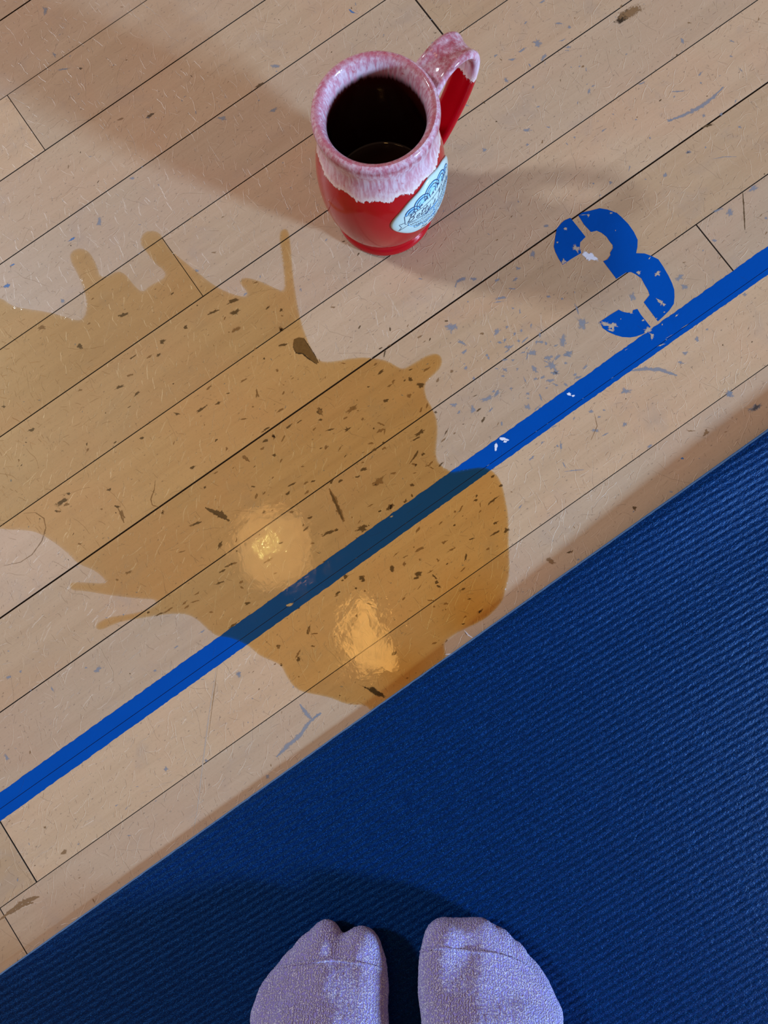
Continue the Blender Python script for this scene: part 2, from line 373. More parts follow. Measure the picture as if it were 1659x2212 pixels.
# grey-blue scuffs on the dry boards
R4 = lambda x,y: (900+x/2.186, 300+y/2.186)
for x,y,l,w,a in [(215,660,70,34,30),(270,662,34,30,0),(185,690,40,16,70),(465,665,40,22,40),(548,545,24,50,0),(612,412,34,16,10),(165,890,56,60,40),(210,960,44,30,-30),(640,1070,44,70,40),(655,1100,40,34,0),
    (545,1010,50,34,-20),(560,1090,40,34,-40),(335,1225,80,28,20),(380,1200,44,20,60),(265,1275,26,50,10),(525,1265,44,40,40),(690,960,34,90,0),(720,1010,34,44,60),(780,870,60,90,60),(880,870,60,50,0),
    (1240,655,44,40,50),(1265,700,30,50,30),(1480,350,34,60,-10),(1405,478,26,20,0),(1590,235,60,40,30),(1175,172,26,26,40),(915,205,20,26,0),(1280,65,20,18,0),(1425,335,60,16,20),(1650,375,20,20,0),
    (1270,1012,36,26,0),(1245,1055,34,20,0),(1325,945,30,30,0),(1550,735,30,20,0),(1475,1205,26,50,-30),(405,750,60,26,10),(455,800,16,16,0),(385,770,60,8,10),(755,800,14,70,20),(1370,900,20,14,0),
    (175,1255,34,26,0),(200,1290,24,16,40),(410,1120,26,16,0),(455,1045,20,14,0),(20,660,24,10,0),(1020,745,50,50,60),(1600,1270,80,40,30)]:
    px,py = R4(x,y); blob(px,py,l/2.186*.9,w/2.186*.7,a, BL, 14, .45)
streak([R4(1010,1095),R4(1080,1085),R4(1150,1090),R4(1230,1118)], 10, BL)
streak([R4(1540,250),R4(1545,330),R4(1550,430)], 3, DK); streak([R4(1400,95),R4(1450,85),R4(1510,84)], 2, BL)
RT = lambda x,y: (900+x/2.186, y/2.186)
for x,y,l,w,a in [(570,205,50,50,60),(500,235,40,20,30),(450,280,50,14,10),(670,110,36,16,10),(600,270,44,24,50),(425,380,34,26,-30),(1255,195,20,40,30),(1060,395,44,14,20),(520,615,46,24,0),(320,710,30,22,30),
    (1240,432,90,10,5),(1195,570,30,24,0),(1285,715,24,22,0),(1525,600,24,20,0),(1355,545,24,24,0),(815,430,16,40,0),(590,10,40,14,20),(1530,330,26,10,-40),(690,190,36,12,20)]:
    px,py = RT(x,y); blob(px,py,l/2.186*.9,w/2.186*.7,a, BL, 14, .45)
streak([RT(1190,570),RT(1260,545),RT(1340,505),RT(1395,465),RT(1450,410)], 10, BL)
blob(*RT(975,80), 30, 16, 30, 6, 14, .3); blob(*RT(1010,60), 60, 22, 25, BR, 14, .3); blob(*RT(1375,595), 22, 5, 15, DK)
RL = lambda x,y: (x/2, y/2)
for x,y,l,w,a,m in [(1520,50,40,14,-30,BB),(235,235,26,20,-40,BL),(270,300,50,12,10,BL),(350,296,14,10,0,DK),(650,498,34,16,30,DK),(520,515,40,10,20,BR),(195,40,20,60,10,BL),(960,510,50,26,0,BL),(1180,475,60,20,30,BL),
    (1190,285,40,30,0,BL),(430,960,30,50,-30,BL),(315,1030,36,12,30,BB),(30,1235,30,20,30,BB),(270,1300,30,24,0,BL),(925,1090,20,10,0,BR),(605,970,16,8,0,BL),(55,1145,20,10,20,BB),(1120,370,34,14,30,DK),
    (1215,1340,16,14,0,DK),(570,770,30,14,10,BL),(1060,1270,20,10,40,BL),(1300,1250,20,10,40,BL),(850,1170,26,16,0,BL)]:
    px,py = RL(x,y); blob(px,py,l/2*.9,w/2*.7,a,m,12,.45)
for x,y,l,w,a,m in [(105,950,20,26,0,BL),(45,980,50,20,30,BL),(265,1035,40,14,-60,BL),(500,940,60,30,30,BL),(900,825,30,14,30,BL),(795,945,20,20,0,BL),(1035,745,44,16,30,BL),(440,930,20,14,0,BL),(850,1450,26,40,0,BL),
    (250,1450,14,14,0,BL),(1220,960,30,50,30,BL),(1040,990,30,10,0,BL),(35,1390,26,44,40,BL),(1055,1405,26,20,0,BL),(1370,1490,24,34,0,BL),(700,545,16,8,0,BL),(1225,960,20,14,0,BR)]:
    px,py = R7(x,y); blob(px,py,l/2.37*.9,w/2.37*.7,a,m,12,.45)
streak([R8(350,880),R8(385,930),R8(410,955)], 12, BL); streak([R8(450,930),R8(400,970),R8(350,1040),R8(290,1090),R8(230,1150)], 12, BL); streak([R8(460,925),R8(420,950)], 8, BL)
RB = lambda x,y: (x/2.765, 1700+y/2.765)
streak([RB(-10,800),RB(60,745),RB(130,690),RB(200,665),RB(235,655)], 9, BR); streak([RB(60,760),RB(140,705),RB(200,690)], 7, BR)
for x,y,l,w,a,m in [(380,390,34,24,30,BR),(770,290,26,12,0,BL),(270,240,20,14,0,BR),(110,1050,16,40,10,BR),(560,680,10,30,20,BR)]:
    px,py = RB(x,y); blob(px,py,l/2.765,w/2.765,a,m,12,.4)
RE = lambda x,y: (1159+x/3.318, 800+y/3.318)
for x,y,l,w,a,m in [(105,1370,70,50,-20,BR),(235,1303,34,14,10,DK),(630,385,40,50,0,BL),(490,460,70,18,30,BL),(810,545,46,26,30,BL),(1045,630,26,20,0,BB),(1385,170,60,80,60,BL),(1570,265,110,60,20,BL),(700,985,26,50,10,DK),
    (300,1355,36,18,20,BL),(480,285,30,20,0,BL),(45,515,34,20,30,BL),(200,680,14,60,30,BL),(1100,435,60,16,0,BR),(1215,445,60,40,40,BR),(125,20,50,34,0,BL),(640,150,80,60,0,BL),(960,870,30,20,0,BL)]:
    px,py = RE(x,y); blob(px,py,l/3.318*.9,w/3.318*.7,a,m,13,.45)
streak([RE(200,725),RE(260,718),RE(340,712)], 2.5, BL); streak([RE(415,310),RE(435,400),RE(390,500)], 1.6, BR)
streak([(468,1442),(452,1540),(439,1641),(426,1750),(412,1830)], 2.2, PL); streak([R7(1115,925),R7(1090,1100),R7(1065,1300)], 1.5, BR)
streak([(1003,1362),(1012,1372),(1021,1378)], 2.2, WH); streak([(960,1414),(972,1413),(986,1411)], 2.2, WH); streak([(1004,1364),(1008,1372)], 1.6, DK)  # stray hairs by the mat, their glint painted white
for _ in range(90): blob(random.gauss(1170,70), random.gauss(790,90), random.uniform(5,20), random.uniform(3,8), random.gauss(40,40), BL, 12, .5)
for _ in range(40): blob(random.uniform(950,1600), random.uniform(40,400), random.uniform(4,14), random.uniform(2,6), random.gauss(35,40), BL, 12, .5)
# many faint ones nobody could place
for _ in range(420):
    x, y = random.uniform(-60,1720), random.uniform(-60,2150)
    if y > 2100-.72*x: continue
    blob(x,y,random.uniform(2,9),random.uniform(1.2,3.5),random.gauss(35,40), random.choice((BL,BL,BR,DK)), 8, .4)
M_BLACK = mat_mark('mark_black_gouge', (.022,.013,.006), .33)
def marks_mesh(name, items, z, th=0):
    V, F, mi, core = [], [], [], []
    for k, (L, m) in enumerate(items):
        if isinstance(L, tuple):
            b = len(V); n = len(L[0]); zz = z + (k % 7)*.000004
            for a_, b_, c_ in zip(*L):
                V += [(a_[0],a_[1],zz),(b_[0],b_[1],zz),(c_[0],c_[1],zz)]; core += [0,1,0]
            for i in range(n-1):
                for j in (0,1):
                    f = (b+3*i+j, b+3*i+j+1, b+3*i+j+4, b+3*i+j+3)
                    p0, p1, p2 = (np.array(V[f[0]]), np.array(V[f[1]]), np.array(V[f[2]]))
                    F.append(f if np.cross(p1-p0, p2-p0)[2] > 0 else f[::-1]); mi.append(m)
            continue
        c = np.mean(np.array(L), 0); b = len(V); zz = z + (k % 7)*.000004
        V.append((c[0],c[1],zz)); V += [(q[0],q[1],zz) for q in L]; n=len(L); core += [1]+[0]*n
        for i in range(n):
            j=(i+1)%n
            a1 = (L[i][0]-c[0])*(L[j][1]-c[1])-(L[i][1]-c[1])*(L[j][0]-c[0])
            F.append((b,b+1+i,b+1+j) if a1>0 else (b,b+1+j,b+1+i)); mi.append(m)
    o = mesh_obj(name, V, F, None, floor, kind='stuff', mats=[M_DARK,M_BROWN,M_BLUE,M_BLUE2,M_PALE,M_WHITE,M_BLACK], fmat=mi)
    at = o.data.attributes.new('core', 'FLOAT', 'POINT'); at.data.foreach_set('value', np.array(core, dtype=np.float32)); return o
marks_mesh('scuff_marks', marks, .00001)
marks = []
def chip(x, y, l, w, a=0, m=PL): blob(1150+x/4.74, 420+y/4.74, l/6.4, w/6.4, a, m, 14, .5)
for c in [(340,355,36,30),(445,555,70,85,60),(255,492,20,20),(320,685,60,50),(575,215,34,26,50),(530,210,100,6,5),(805,192,30,22),(1085,797,44,44),(1280,815,60,44,30),(1300,1090,80,30,-40),(1345,1130,34,30),(1320,1110,30,50),
    (850,370,14,14),(1200,655,12,30,-40),(780,1340,150,30,-10),(820,1350,80,70,40),(740,1320,60,40),(800,1390,70,24,-20),(1180,1385,80,60,40),(1135,1290,34,20,30),(1350,1205,16,16),(905,1275,10,12),(1015,1215,34,16),(1270,1270,16,10)]:
    chip(*c)
chip(590,640,120,80,-30,WH); chip(430,1000,30,30,0,BL)
for x,y,l,w,a in [(1220,1440,60,30,-40),(1225,1475,26,30,0),(1480,1240,44,14,40),(1370,1490,20,12,0),(1325,1540,80,20,20),(1400,1455,90,4,30),(1560,1350,110,5,32),(1330,1330,16,16,0),(960,1590,34,6,30)]:
    chip(x,y,l,w,a)
for x,y,l,w in [(232,172,6,5),(262,183,5,3)]: blob(*RE(x,y), l, w, 0, WH)
for x,y,l,w,a in [(1395,708,30,10,-10),(1352,745,14,26,0),(1400,720,14,8,0)]: blob(*R6(x,y), l/2.37, w/2.37, a, WH, 10,.4)
for x,y,l,w in [(820,1105,16,8),(300,1555,30,14),(450,1290,10,8)]: blob(*R6(x,y), l/2.37, w/2.37, 20, PL, 10,.4)
marks_mesh('paint_chips', marks, .00016)

# ------------------------------------------------------------------ spilled coffee
OUT = [(-160,610),(0,640),(25,661),(55,667),(105,674),(139,684),(173,695),(186,680),(188,652),(181,623),(169,593),(152,564),(152,545),(169,536),(186,539),(198,551),(209,572),(217,600),(236,596),(253,585),(270,591),(283,608),(300,627),(311,631),(321,619),(359,600),(356,585),(333,568),(321,549),(304,530),(304,513),(316,499),(338,499),(350,509),(367,539),(397,564),(426,587),(456,612),(489,631),(532,644),(536,631),(515,610),(527,598),(565,608),(599,625),(616,631),(614,589),(608,547),(603,505),(612,494),(624,496),(629,534),(633,593),(641,648),(650,695),(667,741),(680,765),(690,781),(719,782),(770,772),(804,773),(838,779),(859,793),(873,798),(901,781),(926,766),(947,763),(957,777),(951,798),(926,819),(916,836),(922,861),(937,886),(946,912),(945,945),(941,983),(949,1004),(968,1015),(977,1021),(1002,1014),(1049,1008),(1070,1021),(1084,1042),(1091,1072),(1099,1114),(1099,1156),(1101,1211),(1101,1241),(1093,1272),(1086,1298),(1061,1327),(1036,1344),(998,1361),(968,1380),(958,1393),(962,1407),(964,1421),(930,1445),(880,1481),(830,1517),(800,1537),(791,1523),(757,1523),(736,1517),(719,1509),(690,1502),(648,1494),(631,1479),(618,1458),(608,1437),(584,1426),(563,1418),(546,1403),(536,1394),(498,1377),(468,1375),(447,1358),(426,1337),(401,1326),(367,1326),(333,1331),(295,1337),(253,1345),(219,1362),(207,1358),(211,1345),(236,1333),(274,1328),(312,1320),(342,1303),(338,1295),(295,1293),(236,1286),(181,1276),(156,1276),(150,1265),(156,1257),(190,1259),(232,1261),(224,1248),(203,1231),(169,1219),(148,1196),(118,1172),(84,1151),(55,1145),(0,1144),(-90,1120),(-170,1040),(-230,900),(-220,740)]
P0 = np.array([G(*q)[:2] for q in OUT])
def smooth_closed(P, it=2):
    for _ in range(it):
        Q = np.roll(P,-1,0); P = np.stack([.75*P+.25*Q, .25*P+.75*Q],1).reshape(-1,2)
    return P
PO = smooth_closed(P0, 2)
def sdist(q, P):
    """distance to closed outline P (positive inside) and nearest point"""
    A = P; B = np.roll(P,-1,0); best = np.full(len(q), 1e9); near = np.zeros_like(q); inside = np.zeros(len(q), bool)
    for a, b in zip(A, B):
        d = b-a; L2 = d@d + 1e-18; tt = np.clip(((q-a)@d)/L2, 0, 1); c = a+tt[:,None]*d
        dd = np.hypot(*(q-c).T); m = dd < best; best[m] = dd[m]; near[m] = c[m]
        cr = ((a[1] > q[:,1]) != (b[1] > q[:,1])) & (q[:,0] < (b[0]-a[0])*(q[:,1]-a[1])/(b[1]-a[1]+1e-18)+a[0]); inside ^= cr
    return np.where(inside, best, -best), near
def make_puddle():
    s = .0013; lo_, hi_ = PO.min(0)-s*2, PO.max(0)+s*2
    nx, ny = (np.ceil((hi_-lo_)/s)).astype(int)+1
    X, Y = np.meshgrid(lo_[0]+s*np.arange(nx), lo_[1]+s*np.arange(ny), indexing='ij')
    q = np.stack([X.ravel(), Y.ravel()],1); D, N = sdist(q, PO)
    ins = (D > 0).reshape(nx, ny)
    cell = ins[:-1,:-1]|ins[1:,:-1]|ins[:-1,1:]|ins[1:,1:]
    I, J = np.nonzero(cell); idx = lambda i,j: i*ny+j
    F = np.stack([idx(I,J), idx(I+1,J), idx(I+1,J+1), idx(I,J+1)],1)
    used = np.unique(F); out = used[D[used] <= 0]
    q[out] = N[out]; Dc = np.maximum(D, 0)
    snap = used[(D[used] > 0) & (D[used] < s*.45)]; q[snap] = N[snap]; Dc[snap] = 0
    # depth of liquid: thin at the far left, deeper toward the mat and the right-hand rim
    deep = np.clip((.30 - q[:,1]*.9 + q[:,0]*.8)/.50, .0, 1.0)
    corner = np.exp(-(((q-G(1030,1330)[:2])**2).sum(1))/(2*.018**2)) + .8*np.exp(-(((q-G(880,1460)[:2])**2).sum(1))/(2*.014**2))
    base = .00017 + .00052*deep + .00040*corner
    h = base*(1-np.exp(-Dc/.0011)) + .00016*np.exp(-((Dc-.0016)/.0011)**2)*deep
    z = .00022 + h; z[Dc <= 0] = .00021
    remap = -np.ones(len(q), int); remap[used] = np.arange(len(used))
    top = np.column_stack([q[used], z[used]]); F = remap[F]
    bot = top.copy(); bot[:,2] = .0002; n = len(top)
    V = np.vstack([top, bot]); Fb = F[:, ::-1] + n
    me = bpy.data.meshes.new('coffee_puddle'); me.from_pydata(V.tolist(), [], np.vstack([F, Fb]).tolist()); me.update()
    at = me.attributes.new('depth', 'FLOAT', 'POINT'); at.data.foreach_set('value', np.concatenate([h[used], h[used]]).astype(np.float32))
    t = NT('thin_coffee')
    dep = t.node('ShaderNodeAttribute'); dep.attribute_name = 'depth'
    pos = t.node('ShaderNodeNewGeometry').outputs['Position']
    def ab(k): return t.math('EXPONENT', t.math('MULTIPLY', t.math('ADD', dep.outputs['Fac'], .00014), -k))
    cmb = t.node('ShaderNodeCombineColor'); t.put(cmb.inputs[0], ab(42.)); t.put(cmb.inputs[1], ab(192.)); t.put(cmb.inputs[2], ab(570.))
    tr = t.node('ShaderNodeBsdfTransparent'); t.put(tr.inputs[0], cmb.outputs[0])
    gl = t.node('ShaderNodeBsdfGlossy'); t.put(gl.inputs['Roughness'], t.mapr(t.noise(pos, 120., 3, .6), .35, .7, .02, .085)); t.put(gl.inputs['Color'], (1,1,1))
    hb = t.math('ADD', t.noise(pos, 26., 2, .5), t.math('MULTIPLY', t.noise(pos, 200., 3, .6), .16))
    nb = t.bump(hb, .35, .0009); t.put(gl.inputs['Normal'], nb)
    fr = t.node('ShaderNodeFresnel'); t.put(fr.inputs['IOR'], 1.34)
    front = t.math('SUBTRACT', 1.0, t.node('ShaderNodeNewGeometry').outputs['Backfacing'])
    mx = t.node('ShaderNodeMixShader'); t.put(mx.inputs[0], t.math('MULTIPLY', fr.outputs[0], front))
    t.t.links.new(tr.outputs[0], mx.inputs[1]); t.t.links.new(gl.outputs[0], mx.inputs[2]); t.t.links.new(mx.outputs[0], t.out.inputs[0])
    o = link('coffee_puddle', me, t.m, smooth=True)
    tag(o, 'spilled brown coffee puddle spreading over the floor boards to the blue mat', 'puddle')
make_puddle()

# ------------------------------------------------------------------ exercise mat
MAT_H, MAT_Y = .0027, -.0482
def lift(x, d):
    u = np.clip((x+.12)/.45, 0, 1); return .0064*u*u*(3-2*u)*np.exp(-(d/.035)**2)
def make_mat():
    xa, xb, ya, yb = -.98, .86, MAT_Y-.61, MAT_Y
    ang = math.radians(-5.2); n = np.array([-math.sin(ang), math.cos(ang)]); pitch = .0047
    nx, ny = 231, 780
    xs = np.linspace(xa, xb, nx); ys_ = np.linspace(ya, yb-.0006, ny)
    X, Y = np.meshgrid(xs, ys_, indexing='ij')
    jit = rng.normal(0, 1, (nx, ny))
    ph = (X*n[0]+Y*n[1])/pitch + .06*np.sin(X*310+Y*90) + .05*np.sin(X*800)
    Z = MAT_H + .00042*(np.abs(np.sin(np.pi*ph))**.8*2-1)*1.0
    ew = np.clip((yb-Y)/.0045, 0, 1); Z = MAT_H + (Z-MAT_H)*ew - .0004*(1-ew)
    Z = Z + lift(X, yb-Y)
    V = np.column_stack([X.ravel(), Y.ravel(), Z.ravel()])
    I, J = np.meshgrid(np.arange(nx-1), np.arange(ny-1), indexing='ij'); I=I.ravel(); J=J.ravel()
    F = np.stack([I*ny+J,(I+1)*ny+J,(I+1)*ny+J+1,I*ny+J+1],1)
    me = bpy.data.meshes.new('ribbed_top'); me.from_pydata(V.tolist(), [], F.tolist()); me.update()
    t = NT('blue_foam')
    pos = t.node('ShaderNodeNewGeometry').outputs['Position']
    pr = t.mapping(pos, rot=(0,0,math.radians(5.2)))
    n1 = t.noise(t.mapping(pr, scale=(700, 1100, 900)), 1.0, 3, .7)
    n2 = t.noise(t.mapping(pr, scale=(240, 420, 300)), 1.0, 3, .6, .6)
    h = t.math('ADD', t.math('MULTIPLY', n1, .45), t.math('MULTIPLY', n2, .9))
    nb = t.bump(h, 1.0, .0007)
    c = t.mix(t.mapr(n1, .45, .72), (.0002,.010,.062), (.0005,.027,.145))
    c = t.mix(t.mapr(t.noise(pos, 2400., 2, .5), .62, .70, 0, .9), c, (.02,.16,.55))  # fine bright-blue specks: sparkle painted into the foam colour
    M = t.base(c, .38, nb, Specular_IOR_Level=.28, Specular_Tint=(.12,.42,1,1))
    root = empty('exercise_mat', (0, MAT_Y, 0))
    tag(root, 'dark blue ribbed foam exercise mat lying on the wooden floor under the feet', 'mat')
    off = Vector((0, -MAT_Y, 0))
    top = link('ribbed_top', me, M, root, smooth=True); top.location = off
    t = NT('foam_cut_edge'); p2 = t.node('ShaderNodeNewGeometry').outputs['Position']
    n3 = t.noise(p2, 500., 3, .7)
    E = t.base(t.mix(n3, (.02,.08,.26), (.10,.26,.55)), .6, t.bump(n3, .6, .0003))
    V, F = [], []
    # rounded cut edge along the outline
    prof = [(0,.0), (.0,MAT_H-.0012), (-.0003,MAT_H-.0006), (-.0008,MAT_H-.0004)]
    N = 400
    for i in range(N+1):
        x = xa+(xb-xa)*i/N; wv = random.uniform(-.00018,.00018)
        for (o_, z) in prof: V.append((x, yb+.0002+o_+wv*(z>0), z+.0001+float(lift(x,0.))))
    for i in range(N):
        for j in range(3): k=i*4+j; F.append((k+4,k,k+1,k+5))
    b = len(V)
    V += [(xa,ya,.0001),(xb,ya,.0001),(xa,ya,MAT_H),(xb,ya,MAT_H),(xa,yb+.0002,.0001),(xb,yb+.0002,.0001),(xa,yb-.0005,MAT_H),(xb,yb-.0005,MAT_H)]
    F += [(b,b+1,b+3,b+2),(b+1,b+5,b+7,b+3),(b+4,b,b+2,b+6),(b,b+4,b+5,b+1)]
    e = mesh_obj('cut_edge', V, F, E, root, label='pale blue cut edge of the mat'); e.location = off
make_mat()

# ------------------------------------------------------------------ mug
MC = G(831, 455); MC[2] = .0
outer = [(.0,.0022),(.030,.0018),(.0335,.0002),(.0358,.0006),(.0368,.003),(.0364,.0062),(.0350,.0085),(.0347,.0100),(.0356,.0122),(.0382,.018),(.0412,.028),(.0432,.040),(.0440,.052),(.0438,.064),(.0425,.076),(.0402,.087),(.0380,.096),(.0370,.1025),(.0371,.108),(.0384,.1125),(.0395,.1165),(.0394,.1200),(.0384,.1225),(.0368,.1237)]
inner = [(.0368,.1237),(.0350,.1232),(.0333,.1212),(.0320,.1180),(.0312,.1140),(.0309,.1090),(.0315,.1010),(.0340,.0880),(.0372,.0700),(.0385,.0520),(.0375,.0330),(.0345,.0190),(.0280,.0130),(.0,.0115)]
def catmull(P, n):
    P = [np.array(p,float) for p in P]; out=[]
    for i in range(len(P)-1):
        p0,p1,p2,p3 = P[max(i-1,0)],P[i],P[i+1],P[min(i+2,len(P)-1)]
        for k in range(n):
            u=k/n; out.append(.5*((2*p1)+(-p0+p2)*u+(2*p0-5*p1+4*p2-p3)*u*u+(-p0+3*p1-3*p2+p3)*u**3))
    out.append(P[-1]); return out
def lathe(prof, seg=128, outward=True):
    V, F = [], []
    for r, z in prof:
        for k in range(seg):
            a = 2*math.pi*k/seg; V.append((max(r,1e-5)*math.cos(a), max(r,1e-5)*math.sin(a), z))
    for i in range(len(prof)-1):
        for k in range(seg):
            j=(k+1)%seg; F.append((i*seg+k, i*seg+j, (i+1)*seg+j, (i+1)*seg+k))
    return V, F
OP = catmull(outer, 4); IP = catmull(inner, 4)
def r_out(z):
    zs = [p[1] for p in OP[20:]]; rs = [p[0] for p in OP[20:]]; return float(np.interp(z, zs, rs))
def glaze(name, inside=False):
    t = NT(name)
    pos = t.node('ShaderNodeTexCoord').outputs['Object']
    x, y, z = t.sep(pos)
    ang = t.math('ARCTAN2', y, x)
    drip = t.noise(t.comb(t.math('MULTIPLY', t.math('COSINE', ang), 1.0), t.math('SINE', ang), 0.0), 3.0, 2, .5)
    jag = t.noise(t.mapping(pos, scale=(420,420,150)), 1.0, 4, .65)
    runs = t.noise(t.mapping(pos, scale=(520,520,45)), 1.0, 4, .6)
    mott = t.noise(t.mapping(pos, scale=(260,260,170)), 1.0, 4, .65, .4)
    lvl = t.math('ADD', t.math('ADD', z, t.math('MULTIPLY', t.math('SUBTRACT', drip, .5), .016)), t.math('MULTIPLY', t.math('SUBTRACT', jag, .5), .010))
    pinkish = t.mix(t.mapr(runs, .34, .66), (.64,.45,.52), (.50,.18,.24))
    pinkish = t.mix(t.mapr(z, .080, .104, .62, 0.0), pinkish, (.82,.60,.56))
    pinkish = t.mix(t.mapr(mott, .58, .74, 0, .7), pinkish, (.42,.04,.06))
    if not inside:
        rim = t.math('SUBTRACT', 1.0, t.math('DIVIDE', t.math('ABSOLUTE', t.math('SUBTRACT', z, .1195)), .0036), clamp=True)
        rim = t.math('MULTIPLY', rim, t.mapr(mott, .30, .6, .25, 1.0))
        pinkish = t.mix(t.math('MULTIPLY', rim, .75), pinkish, (.27,.022,.035))
        red = t.mix(t.noise(pos, 60., 2), (.36,.0006,.005), (.44,.0010,.008))
        e = t.mapr(lvl, .0875, .0885)
        edge = t.math('MULTIPLY', e, t.mapr(lvl, .0885, .0925, 1, 0))
        c = t.mix(e, red, pinkish)
        c = t.mix(t.math('MULTIPLY', edge, .5), c, (.85,.70,.62))
        nb = t.bump(t.math('ADD', e, t.math('MULTIPLY', mott, .15)), .6, .0005)
    else:
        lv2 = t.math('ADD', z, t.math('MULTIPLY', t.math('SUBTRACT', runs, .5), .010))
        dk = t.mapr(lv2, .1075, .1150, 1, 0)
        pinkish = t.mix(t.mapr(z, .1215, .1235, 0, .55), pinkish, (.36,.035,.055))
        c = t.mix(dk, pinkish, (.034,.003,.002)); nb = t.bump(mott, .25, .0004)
    return t.base(c, .12, nb, IOR=1.5, Specular_IOR_Level=.36)
G_OUT, G_IN = glaze('red_and_pink_glaze'), glaze('inner_glaze', True)
mug = empty('coffee_mug', tuple(MC))
tag(mug, 'glossy red pottery mug with pink drip-glazed rim standing on the floor', 'mug')
Vo, Fo = lathe(OP); Vi, Fi = lathe(IP); nb_ = len(Vo)
allF = Fo + [tuple(i+nb_ for i in f) for f in Fi]
body = mesh_obj('body', Vo+Vi, allF, None, mug, smooth=True, mats=[G_OUT, G_IN], fmat=[0]*len(Fo)+[1]*len(Fi))
# handle: strap swept along a loop in a vertical plane
def make_handle(phi):
    path = [(.0345,.1035),(.041,.1100),(.049,.1160),(.058,.1185),(.066,.1170),(.0725,.1115),(.0755,.1030),(.0752,.0930),(.0725,.0820),(.0680,.0710),(.0620,.0600),(.0550,.0490),(.0480,.0400),(.0420,.0340),(.036,.030)]
    C = catmull(path, 5); n=len(C); V, F = [], []
    sec0 = [(-1,-.10),(-.97,.42),(-.84,.72),(-.66,.70),(-.46,.44),(-.2,.34),(0,.32),(.2,.34),(.46,.44),(.66,.70),(.84,.72),(.97,.42),(1,-.10),(.9,-.55),(.66,-.78),(.40,-.72),(.15,-.62),(-.15,-.62),(-.40,-.72),(-.66,-.78),(-.9,-.55)]
    m=len(sec0); e = np.array([math.cos(phi), math.sin(phi), 0]); s = np.array([-math.sin(phi), math.cos(phi), 0])
    for i,c in enumerate(C):
        d = C[min(i+1,n-1)]-C[max(i-1,0)]; d/=np.hypot(*d); no = np.array([-d[1], d[0]])     # outward normal in (r,z)
        u = i/(n-1); hw = .0118*(1-.26*u) + .0018*max(0,1-u*7); ht = .0043*(1-.12*u)
        for (a,b) in sec0:
            p = c + no*b*ht; V.append(e*p[0] + s*a*hw + np.array([0,0,p[1]]))
    for i in range(n-1):
        for j in range(m): k=(j+1)%m; F.append((i*m+j, (i+1)*m+j, (i+1)*m+k, i*m+k))
    h = mesh_obj('handle', V, F, G_OUT, mug, smooth=True, label='ridged strap handle, pink glaze above and red below')
    bm = bmesh.new(); bm.from_mesh(h.data); bmesh.ops.recalc_face_normals(bm, faces=bm.faces[:]); bm.to_mesh(h.data); bm.free()
    sub = h.modifiers.new('s','SUBSURF'); sub.levels = sub.render_levels = 1
make_handle(math.radians(6))
